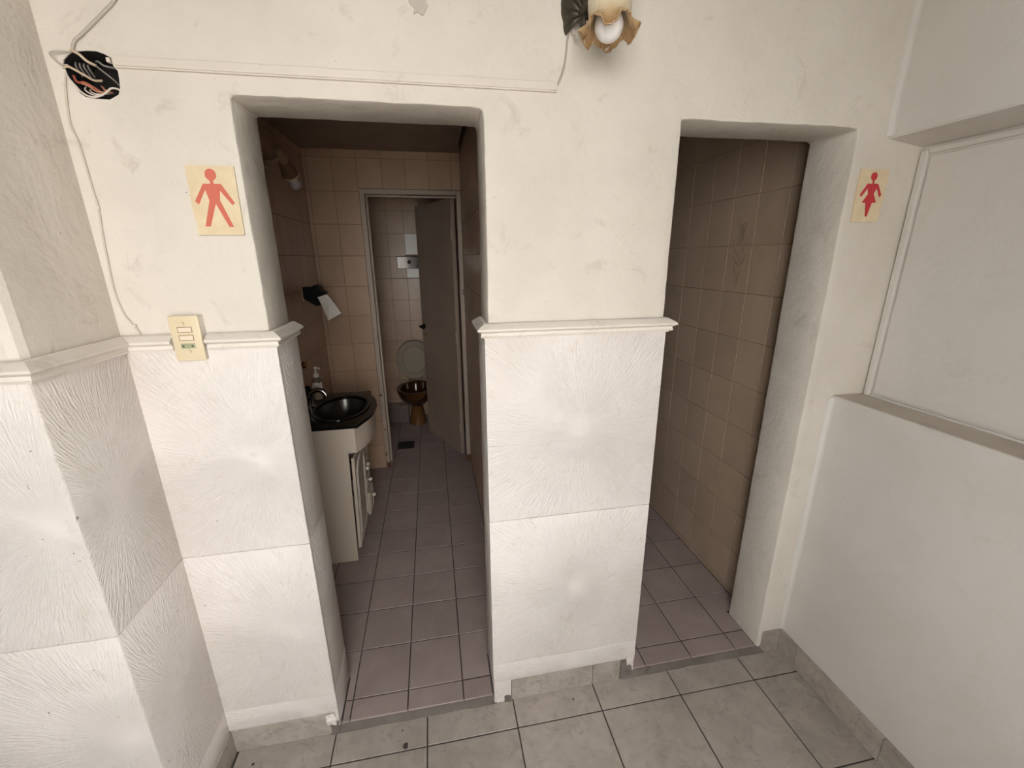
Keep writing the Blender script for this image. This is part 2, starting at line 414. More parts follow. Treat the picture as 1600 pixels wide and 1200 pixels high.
# ---- dado panels (comb textured, each with its own radiating centre)
def panel(parent, origin, rotz, u0, u1, z0, z1, t_=0.014, cz=None):
    """front face on local y=0 looking to -y; origin = centre of the strokes"""
    ox, oy, oz = origin
    return finish('panel', BX(u0, u1, 0, t_, z0-oz, z1-oz, bev=.0022), M_panel, parent, origin, (0,0,rotz), smooth=True)
FY = -0.012
ROWS = [(0.102, 0.187), (0.1885, 0.792), (0.7935, 1.404)]
for (z0, z1), c in zip(ROWS, (0.145, 0.49, 1.095)):
    panel(wall_front, (0.445,FY,c), 0, 0.140-.445, 0.702-.445, z0, z1)           # middle pier
    panel(wall_front, (-0.50,FY,c-.02), 0, -.7655+.50, -.409+.50, z0, z1)        # left pier
    panel(wall_front, (-0.410,.10,c), PI/2, FY+.0015-.10, .172-.10, z0 if z0>.15 else .034, z1)        # left reveal of the first doorway
    panel(wall_front, (0.1415,.07,c), -PI/2, -(.168-.07), .07-FY-.0015, z0 if z0>.15 else .034, z1)
    panel(wall_front, (0.7015,.07,c), PI/2, FY+.0015-.07, .168-.07, z0 if z0>.15 else .034, z1)
    panel(wall_left, (-0.80,PY-.012,c-.005), 0, -1.36+.80, -.7555+.80, z0, z1)     # pillar front
    panel(wall_left, (-1.66,PY-.012,c), 0, -1.965+1.66, -1.3615+1.66, z0, z1)
    panel(wall_left, (-0.7545,-.16,c), PI/2, -.2805+.16, -.0005+.16, z0, z1)
# ---- chair rail
RAIL = [(0,1.442),(.009,1.442),(.013,1.439),(.026,1.4315),(.031,1.4275),(.0315,1.4225),(.0265,1.4195),(.0200,1.4155),(.0205,1.4105),(.0225,1.4075),(.0205,1.4035),(.0130,1.4020),(.0130,1.399),(0,1.399)]
def rail(name, path, parent=None):
    """path of (x, y) with the room on the right-hand side of travel; profile is mitred at corners"""
    bm = bmesh.new(); P = [Vector(p) for p in path]; rings = []
    for i, p in enumerate(P):
        ns = []
        if i > 0: d = (P[i]-P[i-1]).normalized(); ns.append(Vector((d.y, -d.x)))
        if i < len(P)-1: d = (P[i+1]-P[i]).normalized(); ns.append(Vector((d.y, -d.x)))
        m_ = sum(ns, Vector((0,0)))
        if len(ns) == 2: m_ = m_ / (1 + ns[0].dot(ns[1]))
        rings.append([(p.x+m_.x*a, p.y+m_.y*a, z) for a, z in RAIL])
    loft(bm, rings); o = finish(name, bm, M_mould, smooth=True); return struct(o)
rail('trim_1', [(-2.0,PY-.002), (PX+.003,PY-.002), (PX+.003,-.003), (-.643,-.003)])
rail('trim_2', [(-.567,-.003), (-.420,-.003), (-.420,.172)])
rail('trim_3', [(.150,.150), (.150,-.003), (.695,-.003), (.695,.165)])

# ---- grey tiled floor of the anteroom
floor = struct(finish('floor', BX(-2.3,1.75,RY,0.02,-0.12,-0.0016), M_grout))
gx = [-2.2,-2.018,-1.70,-1.382,-1.064,-0.746,-0.427,-0.108,0.2125,0.533,0.852,1.173,1.377]
gy = [0.0,-0.113,-0.432,-0.751,-1.07,-1.389,-1.708,-1.80]
for i in range(len(gx)-1):
    for j in range(len(gy)-1):
        x0, x1, y1, y0 = gx[i], gx[i+1], gy[j], gy[j+1]
        if x1 <= PX and y1 > PY: 
            if y0 >= PY: continue
            y1 = PY
        if x0 < PX < x1 and y1 > PY:
            if x1-PX < .03: continue
            put_tile(floor, 'up', PX, x1, y0, y1, 0, .008, M_grey); continue
        put_tile(floor, 'up', x0, x1, y0, y1, 0, .008, M_grey)
# ---- thresholds
def threshold(x0, x1):
    bm = bmesh.new(); n = 22; rings = []
    for i in range(n+1):
        x = x0+(x1-x0)*i/n; a = noise.noise(Vector((x*17, 1.3, 0))); b = noise.noise(Vector((x*9, 4.1, 2)))
        rings.append([(x, .03, -.004), (x, -.014+.006*a, -.004), (x, -.012+.004*b, .004), (x, -.003+.003*a, .021+.002*b), (x, .004, .0268), (x, .03, .0268)])
    loft(bm, rings); return struct(finish('trim_threshold', bm, M_cement, smooth=True))
th1 = threshold(-.445, .165); th1.name = 'trim_4'
th2 = threshold(.655, 1.30); th2.name = 'trim_5'

# ---- skirting
bb = struct(finish('baseboard_front', BX(-.7655,-.43,-.004,.002,0,.096), M_cement))
def bpiece(par, face, u0, u1, h, d): put_tile(par, face, u0, u1, .0, h, d, .012, M_skirt, .002)
bpiece(bb, '-y', -.7545, -.437, .1, -.011)
bb2 = struct(finish('baseboard_pier', BX(.15,.69,-.004,.002,0,.098), M_cement))
bpiece(bb2, '-y', .2085, .531, .1, -.011); bpiece(bb2, '-y', .531, .645, .098, -.011)
finish('end_plaster', BX(.1415,.2075,-.0115,.001,0.002,.101,bev=.003), M_panel, bb2)
def lump(par, x0, x1, y0, y1, z0, z1, mm, seed):
    bm = BX(x0, x1, y0, y1, z0, z1); bmesh.ops.subdivide_edges(bm, edges=bm.edges[:], cuts=4, use_grid_fill=True)
    for v in bm.verts: v.co += noise.noise_vector(v.co*70+Vector((seed,0,0)))*.0055
    finish('broken_plaster', bm, mm, par)
lump(bb2, .150,.180,-.014,-.004,.006,.072, M_panel, 1); lump(bb2, .182,.204,-.0135,-.006,.0,.03, M_cement, 2)
lump(bb2, .672,.696,-.015,-.004,.070,.104, M_panel, 3); lump(bb2, .648,.694,-.010,.0,.0,.080, M_cement, 4)
lump(bb, -.450,-.420,-.016,-.004,.050,.100, M_panel, 5); lump(bb, -.440,-.412,-.012,.002,.0,.060, M_cement, 6)
bb3 = struct(finish('baseboard_corner', BX(1.29,1.377,-.004,.001,0,.1), M_cement))
bpiece(bb3, '-y', 1.287, 1.366, .102, -.010)
bb4 = struct(finish('baseboard_right', BX(XR-.004,XR,RY,0,0,.100), M_cement))
for a, b in ((-.094,-.002),(-.441,-.094),(-.788,-.441),(-1.135,-.788),(-1.482,-1.135),(-1.79,-1.482)): bpiece(bb4, '-x', a, b, .106, XR-.012)
bb5 = struct(finish('baseboard_left', BX(-.765,-.758,PY,0,0,.098), M_cement))
bpiece(bb5, '+x', -.268, -.012, .102, -.750)
bb6 = struct(finish('baseboard_pillar', BX(-2.2,-.765,PY-.006,PY,0,.098), M_cement))
for k in range(5): bpiece(bb6, '-y', -1.07-.32*(k-0), -.75-.32*k, .1, PY-.013)

# ================================================================== FIRST WASHROOM (left doorway)
FZ = 0.03; LX = -0.765; RX = 0.235; EY = 1.975; BC = 2.295; TY = 3.12
bfl = struct(finish('floor_washroom', BX(LX-.1, RX+.1, 0.012, TY+.1, -.1, FZ-.0016), M_grout))
fx = [LX,-.585,-.381,-.178,.0285,RX]
fy = [0.0,.081,.2945,.504,.709,.912,1.123,1.335,1.543,1.748,1.955,2.162,2.368,2.575,2.78,2.987,TY]
for j in range(len(fy)-1):
    y0, y1 = fy[j], fy[j+1]
    for i in range(len(fx)-1):
        x0, x1 = fx[i], fx[i+1]
        if y0 < T:
            a, b = max(x0, -.4085), min(x1, .1395)
            if y1 < T or (x0 >= -.41 and x1 <= .14):
                if b-a > .01: put_tile(bfl, 'up', a, b, y0, y1, FZ, .007, M_mauve)
            elif b-a < .01: put_tile(bfl, 'up', x0, x1, T+.004, y1, FZ, .007, M_mauve)
            elif x0 < -.41: poly_tile(bfl, [(a,y0),(b,y0),(b,y1),(x0,y1),(x0,T+.01),(a,T+.01)], FZ, .007, M_mauve)
            else: poly_tile(bfl, [(a,y0),(b,y0),(b,T+.01),(x1,T+.01),(x1,y1),(a,y1)], FZ, .007, M_mauve)
        else: put_tile(bfl, 'up', x0, x1, y0, y1, FZ, .007, M_mauve)
def tiled(parent, face, us, vs, d, skip=None, material=M_wtile):
    for i in range(len(us)-1):
        for k in range(len(vs)-1):
            u0, u1, v0, v1 = us[i], us[i+1], vs[k], vs[k+1]
            if skip:
                r = skip(u0, u1, v0, v1)
                if r is None: continue
                u0, u1, v0, v1 = r
            put_tile(parent, face, u0, u1, v0, v1, d, .007, material, .0030)
WZ = [FZ,.2265,.428,.6295,.831,1.033,1.2345,1.437,1.640,1.843,2.045,2.247,BC]
wl = struct(finish('wall_washroom_left', BX(LX-.1, LX-.0014, T, TY, 0, BC+.1), M_grout2))
ly = [T, .265,.418,.571,.724,.877,1.03,1.183,1.336,1.489,1.642,1.795,EY]
tiled(wl, '+x', ly, WZ, LX)
wr = struct(finish('wall_washroom_right', BX(RX+.0014, RX+.1, T, TY, 0, BC+.1), M_grout2))
tiled(wr, '-x', ly, WZ, RX)
# end wall with the inner door opening
OX0, OX1, OZ = -0.402, 0.203, 2.032
bm = bmesh.new()
box(bm, LX, OX0-.028, EY+.0014, EY+.10, 0, BC+.1); box(bm, OX0-.028, RX, EY+.0014, EY+.10, OZ+.03, BC+.1)
we = struct(finish('wall_washroom_end', bm, M_grout2))
ux = [LX,-.739,-.587,-.435,-.280,-.128,.024,.176,RX]
def sk(u0, u1, v0, v1):
    if u0 >= OX0-.04 and v0 < OZ+.03:
        v0 = OZ+.034
        if v1-v0 < .01: return None
    return u0, u1, v0, v1
tiled(we, '-y', ux, WZ, EY, sk)
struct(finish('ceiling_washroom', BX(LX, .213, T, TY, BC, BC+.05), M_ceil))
struct(finish('ceiling_slab', BX(LX-.1, 1.75, T, TY+.1, BC+.09, BC+.2), M_recess))
# toilet cubicle
wb = struct(finish('wall_cubicle_back', BX(LX, RX, TY+.0014, TY+.1, 0, BC+.1), M_grout2))
cx_ = [LX,-.675,-.525,-.375,-.225,-.078,.072,RX]
def sk2(u0, u1, v0, v1):
    if abs(u0+.225) < .01 and (abs(v0-1.437) < .01 or abs(v0-1.640) < .01): return None   # tiles broken out round the flush valve
    return u0, u1, v0, v1
tiled(wb, '-y', cx_, WZ, TY, sk2)
finish('plaster_patch', BX(-.224,-.0785,TY+.0004,TY+.008,1.655,1.842,bev=.002), M_whitet, wb)
finish('plaster_patch', BX(-.224,-.0785,TY+.0004,TY+.008,1.440,1.530,bev=.002), M_whitet, wb)
ledge = struct(finish('trim_6', BX(LX+.001, -.30, 2.952, TY-.001, FZ, .184), M_grout2))
for a, b in ((LX,-.585),(-.585,-.381),(-.381,-.298)): put_tile(ledge, '-y', a, b, FZ, .19, 2.945, .007, M_mauve_shade); put_tile(ledge, 'up', a, b, 2.95, TY, .191, .007, M_mauve)
# door frame of the cubicle
fr = bpy.data.objects.new('trim_7', None); COL.objects.link(fr); struct(fr)
FW = .030
def jamb(x0, x1, z0, z1, nm): finish(nm, BX(x0, x1, EY-.012, EY+.105, z0, z1, bev=.003), M_frame, fr)
jamb(OX0-FW, OX0, FZ+.04, OZ+FW, 'left_jamb'); jamb(OX1, OX1+FW, FZ+.045, OZ+FW, 'right_jamb'); jamb(OX0, OX1, OZ, OZ+FW, 'head')
finish('door_stop', BX(OX0, OX0+.012, EY+.045, EY+.10, FZ+.03, OZ, bev=.002), M_frame, fr)
finish('door_stop', BX(OX0, OX1, EY+.045, EY+.085, OZ-.012, OZ, bev=.002), M_frame, fr)
def rusty(x0, x1, z1, seed):
    bm = BX(x0, x1, EY-.013, EY+.06, FZ, z1)
    bmesh.ops.subdivide_edges(bm, edges=bm.edges[:], cuts=5, use_grid_fill=True)
    for v in bm.verts:
        n_ = noise.noise_vector(v.co*55+Vector((seed,0,0))); v.co += n_*.005
        v.co.z = max(v.co.z, FZ)
    finish('rusted_foot', bm, M_rust, fr)
rusty(OX0-.022, OX0-.004, FZ+.052, 1); rusty(OX1+.004, OX1+.026, FZ+.058, 5)
random.seed(3)
for k in range(7):   # flaked paint along the left jamb
    z = random.choice((.09,.14,.2,.32,.36,.62)) + random.uniform(-.02,.02); x = OX0-FW+random.uniform(.003,.016)
    pts = [(x+.006*random.uniform(.4,1)*math.cos(a), z+.014*random.uniform(.4,1)*math.sin(a)) for a in (2*PI*j/7 for j in range(7))]
    bm = bmesh.new(); prism(bm, pts, 'y', EY-.0128, EY-.0105); finish('paint_flake', bm, M_rust, fr)
for z in (1.392, 1.372): finish('latch_slot', BX(OX1+.017, OX1+.026, EY-.0128, EY-.010, z-.006, z+.006), M_mark, fr)
# open door leaf
HX, HY = 0.194, 2.085
ang = math.atan2(2.655-HY, -.070-HX)
dr = bpy.data.objects.new('door_1', None); COL.objects.link(dr); struct(dr); dr.location = (HX, HY, FZ); dr.rotation_euler = (0,0,ang)
finish('door_leaf', BX(0, .63, -.0, .032, .012, 1.998, bev=.002), M_leaf, dr)
for z in (.25, 1.0, 1.75): finish('hinge', lathe_dir([(.007,-.04),(.007,.04)], (-.004,.034,z), (0,0,1), 10), M_frame, dr)
hd = finish('handle', TB([(.585,.035,1.02),(.585,.07,1.02),(.57,.078,1.02),(.50,.08,1.015)], .009, 10), M_blackp, dr, smooth=True)
finish('rose', lathe_dir([(.022,0),(.022,.006),(.012,.01)], (.585,.032,1.02), (0,1,0), 16), M_blackp, hd)
finish('key_escutcheon', BX(.575,.595,.031,.035,.925,.965,bev=.002), M_brass, dr)

# ================================================================== SECOND WASHROOM (right doorway)
W2 = 1.35
bf2 = struct(finish('floor_washroom_second', BX(.345, W2+.1, 0.012, 3.1, -.1, FZ-.0016), M_grout))
hx = [.345,.56,.765,.9675,1.1735,W2]; hy = [0.0,.082,.2935,.508,.718,.925,1.135,1.345,1.555,1.765,1.975,2.185,2.395,2.605,2.815,3.0]
for j in range(len(hy)-1):
    y0, y1 = hy[j], hy[j+1]
    for i in range(len(hx)-1):
        x0, x1 = hx[i], hx[i+1]
        if y0 < T:
            a, b = max(x0, .704), min(x1, 1.267)
            if y1 < T or (x0 >= .70 and x1 <= 1.27):
                if b-a > .01: put_tile(bf2, 'up', a, b, y0, y1, FZ, .007, M_mauve)
            elif b-a < .01: put_tile(bf2, 'up', x0, x1, T+.004, y1, FZ, .007, M_mauve)
            elif x0 < .70: poly_tile(bf2, [(a,y0),(b,y0),(b,y1),(x0,y1),(x0,T+.01),(a,T+.01)], FZ, .007, M_mauve)
            else: poly_tile(bf2, [(a,y0),(b,y0),(b,T+.022),(x1,T+.022),(x1,y1),(a,y1)], FZ, .007, M_mauve)
        else: put_tile(bf2, 'up', x0, x1, y0, y1, FZ, .007, M_mauve)
w2 = struct(finish('wall_second_right', BX(W2+.0014, W2+.12, T+.012, 3.1, 0, BC+.1), M_grout2))
VZ = [FZ,.055,.257,.4585,.660,.8615,1.061,1.262,1.462,1.664,1.868,2.07,BC]
vy = [T+.014,.313,.471,.626,.79,.958,1.12,1.28,1.44,1.60,1.76,1.92,2.08,2.24,2.40,2.56,2.72,2.88,3.0]
tiled(w2, '-x', vy, VZ, W2, material=M_wtile2)
struct(finish('wall_second_left', BX(RX+.101, .345, T, 3.1, 0, BC+.1), M_wtile))
struct(finish('wall_second_back', BX(.345, W2+.1, 3.0, 3.1, 0, BC+.1), M_wtile))
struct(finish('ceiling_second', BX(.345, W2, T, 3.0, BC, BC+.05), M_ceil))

# ---- floral prints glazed on the wall tiles
def leafpts(cx, cy, a, L, W, n=7, bend=.3):
    out = []
    for s, rng in ((1, range(n+1)), (-1, range(n-1, 0, -1))):
        for i in rng:
            q = i/n; wv = W*math.sin(PI*q)*s; bx = bend*L*q*q
            x = q*L; y = wv+bx
            out.append((cx+x*math.cos(a)-y*math.sin(a), cy+x*math.sin(a)+y*math.cos(a)))
    return out
def floral(parent, face, cu, cv, d, s, material, seed):
    random.seed(seed)
    specs = [(0,-.055,1.45,.10,.0016,.15),(0,-.01,.4,.05,.0035,.8),(0,.0,2.6,.05,.0035,-.8),(0,.02,1.0,.055,.004,.6),(0,.03,2.1,.055,.004,-.6),(0,-.03,.1,.04,.003,.9),(0,-.035,3.0,.04,.003,-.9),(0,.05,1.45,.05,.004,.3),(.0,.06,.5,.045,.003,.9),(.0,.055,2.6,.045,.003,-.9),(0,-.07,.6,.035,.0025,.7),(0,-.08,2.5,.035,.0025,-.7),(-.005,-.1,1.3,.05,.0015,.3),(.012,.075,1.9,.035,.003,.5),(-.012,.072,1.2,.035,.003,-.5)]
    for q_, (x, y, a, L, W, b) in enumerate(specs):
        pts = leafpts(cu+x*s, cv+y*s, a, L*s, W*s, bend=b)
        bm = bmesh.new()
        prism(bm, pts, 'y' if face == '-y' else 'x', d-.0010-.00007*q_, d+.001)
        finish('floral_print', bm, material, parent)
floral(w2, '-x', .545, 1.625, W2, 1.35, M_flower, 2)
floral(we, '-y', -.655, 1.165, EY, .95, M_flower2, 4)

# ================================================================== THINGS
def V2(pts, y): return [(x, y, z) for x, z in pts]
# ---- restroom signs
MEN = [(-0.5026, 1.8152), (-0.4991, 1.8203), (-0.4926, 1.8234), (-0.4861, 1.8224), (-0.4809, 1.8183), (-0.4788, 1.8115), (-0.4794, 1.8055), (-0.4835, 1.8003), (-0.4876, 1.7981), (-0.4879, 1.7947), (-0.4874, 1.7911), (-0.4724, 1.7907), (-0.4494, 1.7502), (-0.4552, 1.7448), (-0.4768, 1.7762), (-0.4807, 1.7551), (-0.4606, 1.6964), (-0.4709, 1.6963), (-0.4911, 1.7482), (-0.5111, 1.6972), (-0.5226, 1.6972), (-0.5032, 1.7547), (-0.5081, 1.7782), (-0.5272, 1.7456), (-0.5343, 1.7525), (-0.5108, 1.7906), (-0.4946, 1.7909), (-0.4947, 1.7966), (-0.4987, 1.8003), (-0.5028, 1.8058)]
MENP = [(-0.5406, 1.8302), (-0.4388, 1.8296), (-0.4399, 1.7539), (-0.4403, 1.6777), (-0.5414, 1.6775), (-0.5412, 1.7047), (-0.5428, 1.7225), (-0.5427, 1.7489), (-0.5424, 1.7802), (-0.5421, 1.8024)]
WOM = [(1.3381, 1.8472), (1.3382, 1.8546), (1.3431, 1.8601), (1.3513, 1.8614), (1.3582, 1.8575), (1.3609, 1.8502), (1.3587, 1.8427), (1.3534, 1.8385), (1.3537, 1.8298), (1.3696, 1.8294), (1.3892, 1.7984), (1.3831, 1.7915), (1.3677, 1.8164), (1.36, 1.8012), (1.3754, 1.7762), (1.3603, 1.7751), (1.3521, 1.7352), (1.3451, 1.7352), (1.3375, 1.7748), (1.3226, 1.7755), (1.3395, 1.7992), (1.3349, 1.8158), (1.3167, 1.7917), (1.3102, 1.7974), (1.3303, 1.8286), (1.3479, 1.8296), (1.3464, 1.8383), (1.3407, 1.8415)]
WOMP = [(1.2999, 1.8698), (1.4017, 1.87), (1.4006, 1.7918), (1.3962, 1.7222), (1.3816, 1.7186), (1.2991, 1.719), (1.2978, 1.8101)]
def sign(plate, fig, ink, label, loc):
    t_ = thing('restroom_sign', label, 'sign', loc, group='restroom signs')
    L = Vector(loc)
    bm = bmesh.new(); prism(bm, [(x-L.x, z-L.z) for x, z in plate], 'y', -.0045, .0); finish('plate', bm, M_cream, t_)
    bm = bmesh.new(); prism(bm, [(x-L.x, z-L.z) for x, z in fig], 'y', -.0051, -.0044); bmesh.ops.triangulate(bm, faces=bm.faces[:]); finish('figure', bm, ink, t_)
sign(MENP, MEN, M_red1, 'cream sign with a red standing man figure, left edge chipped', (-.491,-.0012,1.754))
sign(WOMP, WOM, M_red2, 'cream sign with a dark red woman in a skirt, near the right corner', (1.349,-.0012,1.794))

# ---- light switch plate set over the chair rail
sw = thing('light_switch', 'cream light switch plate with two rockers and a green socket', 'light switch', (-.605,-.022,1.433))
bm = bmesh.new(); box(bm, -.0335,.0335,-.008,.0,-.0565,.0565,bev=.003); finish('plate', bm, M_switch, sw, smooth=True)
finish('mounting_box', BX(-.032,.032,0,.0215,-.054,.054), M_mould, sw)
for z in (.0225, .0022):
    r = finish('rocker', BX(-.0150,.0150,-.0098,-.0070,z-.0058,z+.0058,bev=.0012), M_rocker, sw)
    for (x0,x1,z0,z1) in ((-.0162,.0162,.0058,.0070),(-.0162,.0162,-.0070,-.0058),(-.0162,-.0150,-.0070,.0070),(.0150,.0162,-.0070,.0070)):
        finish('outline', BX(x0,x1,-.0088,-.0070,z+z0,z+z1), M_lineb, r)
g_ = finish('socket', BX(-.0158,.0158,-.0094,-.0070,-.0245,-.0118,bev=.0008), M_green, sw)
for x in (-.0100,.0100): finish('pin_hole', lathe_dir([(.0023,0),(.0023,.0006)], (x,-.0093,-.0182), (0,-1,0), 12), M_mark, g_)
finish('clip_mark', TB([(-.004,-.0082,.041),(.0,-.0082,.0405),(.001,-.0082,.033)], .0006, 6, 3), M_lineb, sw)
finish('clip_mark', TB([(-.001,-.0082,-.028),(.004,-.0082,-.031),(.002,-.0082,-.036)], .0006, 6, 3), M_lineb, sw)

# ---- open junction box with tangled wires
jb = thing('junction_box', 'open black junction box full of tangled wires in wall hole', 'junction box', (-.685,.02,2.0))
jl = Vector((-.685,.02,2.0))
c0 = (sum(p[0] for p in HOLE)/len(HOLE), sum(p[1] for p in HOLE)/len(HOLE))
bm = bmesh.new(); rings = []
for y, k in ((.0025,.995),(.03,.985),(.075,.95)):
    rings.append([((p[0]-c0[0])*k+c0[0]-jl.x, y-jl.y, (p[1]-c0[1])*k+c0[1]-jl.z) for p in HOLE])
loft(bm, rings, cap0=False); finish('box', bm, M_recess, jb)
def wire(pts, y, r, mm, nm='wire', bulge=.012):
    n_ = len(pts); P_ = []
    for i, (x, z) in enumerate(pts):
        q = i/(n_-1); yy = y[0]+(y[1]-y[0])*q - bulge*math.sin(PI*q)
        P_.append((x-jl.x, yy-jl.y, z-jl.z))
    finish(nm, TB(P_, r, 8, 5), mm, jb, smooth=True)
wire([(-0.7109, 2.042), (-0.7024, 2.0378), (-0.694, 2.0331), (-0.6867, 2.0241), (-0.6779, 2.0204)], (-.004,.008), .0029, M_wbeige)
wire([(-0.6779, 2.0204), (-0.6663, 2.0104), (-0.6545, 2.0003), (-0.6477, 1.9921), (-0.6462, 1.9845)], (.006,.02), .0017, M_wgrey)
wire([(-0.7116, 2.0393), (-0.7269, 2.0373), (-0.7414, 2.0343), (-0.7462, 2.0298), (-0.7434, 2.0227), (-0.7358, 2.0158), (-0.7279, 2.0174)], (-.004,.004), .0017, M_cordg)
wire([(-0.7361, 2.0105), (-0.724, 2.0123), (-0.7107, 2.0057), (-0.6976, 1.9979), (-0.6891, 1.993), (-0.6806, 1.9967)], (.0,.02), .0024, M_wbeige)
wire([(-0.7271, 2.0005), (-0.7231, 1.9911), (-0.7158, 1.9861), (-0.7059, 1.9867), (-0.6963, 1.9818), (-0.6889, 1.9768), (-0.683, 1.9694)], (.012,.02), .0024, M_wred)
wire([(-0.7218, 1.9879), (-0.7098, 1.9843), (-0.696, 1.9785), (-0.685, 1.9704), (-0.6719, 1.97), (-0.6624, 1.9727)], (.01,.012), .0017, M_worange)
wire([(-0.7354, 2.001), (-0.7285, 1.9908), (-0.7183, 1.9763), (-0.7102, 1.9658), (-0.6989, 1.9587), (-0.6858, 1.9583), (-0.6685, 1.9658), (-0.656, 1.9763), (-0.6478, 1.9778), (-0.6396, 1.975)], (-.002,.004), .0019, M_wwhite, bulge=.006)
wire([(-0.7087, 1.98), (-0.7063, 1.9726), (-0.6991, 1.9664), (-0.6902, 1.9625), (-0.6774, 1.9653)], (.01,.008), .0014, M_wwhite)
wire([(-0.7032, 1.976), (-0.6944, 1.9677), (-0.6808, 1.9651), (-0.6649, 1.9715)], (.012,.012), .0014, M_wwhite)
wire([(-0.6862, 1.9872), (-0.6783, 1.9795), (-0.671, 1.9733), (-0.6624, 1.9727)], (.03,.016), .0014, M_worange)
wire([(-0.690, 1.990), (-0.681, 1.983), (-0.672, 1.976), (-0.664, 1.9745)], (.03,.018), .0012, M_worange)
wire([(-0.6881, 2.0356), (-0.6782, 2.032), (-0.6692, 2.0252), (-0.654, 2.0251)], (.03,.03), .0022, M_wgrey)
for k in range(4):
    x = -.722+k*.0075
    wire([(x, 2.028-k*.001), (x+.003, 2.018), (x+.001, 2.006)], (.02,.03), .0018, M_wgrey)
finish('wire_connector', BX(-.6535-jl.x,-.6455-jl.x,.0-jl.y,.012-jl.y,2.026-jl.z,2.036-jl.z,bev=.002), M_wwhite, jb)

# ---- surface cables
def cable(label, pts, r, y, mm, clips=()):
    base = Vector((pts[-1][0], -r, pts[-1][1]))
    t_ = thing('cable', label, 'cable', base)
    finish('cord', TB([(x-base.x, y-base.y, z-base.z) for x, z in pts], r, 8, 6), mm, t_, smooth=True)
    for x, z in clips:
        bm = BX(x-.003-base.x, x+.003-base.x, y-r-.0012-base.y, .001-base.y, z-.003-base.z, z+.003-base.z, bev=.001)
        finish('clip', bm, M_pvc, t_)
    return t_
cable('thin cream cable running down from junction box to chair rail', [(-0.7333, 1.9966), (-0.7402, 1.9705), (-0.7466, 1.9284), (-0.7486, 1.8978), (-0.7422, 1.8669), (-0.7392, 1.7764), (-0.7379, 1.7361), (-0.7447, 1.6666), (-0.7469, 1.6309), (-0.7505, 1.5496), (-0.7429, 1.4957), (-0.7289, 1.4669), (-0.718, 1.4435)], .0021, -.0028, M_cable, ((-.738,1.736),(-.7255,1.4665)))
cu = cable('grey cable climbing from junction box to the top of wall', [(-0.560,2.30), (-0.585,2.18), (-0.6071, 2.1382), (-0.6326, 2.1143), (-0.6545, 2.096), (-0.6837, 2.0717), (-0.6996, 2.0593), (-0.7087, 2.0418)], .0032, -.004, M_cordg)
cable('thin twin cord from trunking end up to wall lamp', [(0.3416, 2.0374), (0.3511, 2.0588), (0.3602, 2.0909), (0.3654, 2.1383), (0.3744, 2.1653)], .0017, -.0024, M_cordg)
cable('second strand of cord beside trunking end under wall lamp', [(0.3440, 2.0374), (0.3545, 2.0588), (0.3628, 2.0909), (0.3680, 2.1383), (0.3765, 2.1640)], .0014, -.0022, M_cordg)
tr = thing('cable_trunking', 'long painted plastic cable trunking above the first doorway', 'trunking', (-.147,0,2.029), (0,-.0051,0))
finish('base', BX(-.489,.488,-.007,.0015,-.0115,.0105,bev=.001), M_pvc, tr)
finish('cover', BX(-.4885,.4875,-.0100,-.0068,-.0085,.0098,bev=.0015), M_pvc, tr)

# ---- wall lamp with ruffled glass shade
LC = Vector((.414,-.150,2.115))
lp = thing('wall_lamp', 'bronze shell wall lamp with ruffled amber glass shade and bulb', 'lamp', (.385,0,2.19))
lo = Vector((.385,0,2.19))
bm = bmesh.new(); n = 120; m_ = 26; rings = []
for k in range(m_+1):
    s_ = k/m_; ring = []
    for i in range(n):
        th = 2*PI*i/n
        if s_ < .62:      # body from the neck down
            q = s_/.62; r = .018+.027*min(1, q*2.2)**.6; z = .125-.125*q
            r *= 1+.05*math.cos(22*(th+q*1.1))*min(1, q*2)*min(1, (1-q)*4)
        else:             # flared ruffle
            q = (s_-.62)/.38; lob = math.cos(6*th+2.2); jag = math.sin(19*th)*.6+math.sin(31*th+1)*.6
            r = .045+.017*q**1.3+.006*q*lob+.002*q*q*jag
            z = -q*(.026-.012*lob)+.004*q*q*jag
        ring.append((r*math.cos(th), r*math.sin(th), z))
    rings.append(ring)
loft(bm, rings, cap0=False, cap1=False)
sh = finish('shade', bm, M_glass, lp, LC-lo, (-.06,0,0), smooth=True)
sol = sh.modifiers.new('glass', 'SOLIDIFY'); sol.thickness = .0022; sol.offset = -1
bulbp = [(.0, -.031)]+[(.031*math.sin(a), -.031*math.cos(a)) for a in (PI*j/14 for j in range(1, 11))]+[(.016,.034),(.0135,.045),(.0135,.075)]
bm = bmesh.new(); lathe(bm, [(max(r, .0004), z) for r, z in bulbp], 28, c=(0,0,-.012)); finish('bulb', bm, M_bulb, lp, LC-lo, (-.06,0,0), smooth=True)
bm = bmesh.new(); lathe(bm, [(.012,.10),(.021,.112),(.024,.135),(.020,.155),(.008,.165)], 24, c=LC-lo); so_ = finish('socket_cup', bm, M_bronze, lp, smooth=True)
finish('arm', TB([Vector((.388,-.02,2.185))-lo, Vector((.390,-.055,2.17))-lo, Vector((.396,-.09,2.20))-lo, Vector((.408,-.125,2.285))-lo, Vector((.414,-.150,2.285))-lo], .008, 12, 8), M_bronze, lp, smooth=True)
bm = bmesh.new(); lathe(bm, [(.001,-.028),(.010,-.022),(.013,-.010),(.009,0),(.014,.010),(.006,.022),(.001,.026)], 20, c=Vector((.391,-.05,2.165))-lo); finish('finial', bm, M_bronze, lp, smooth=True)
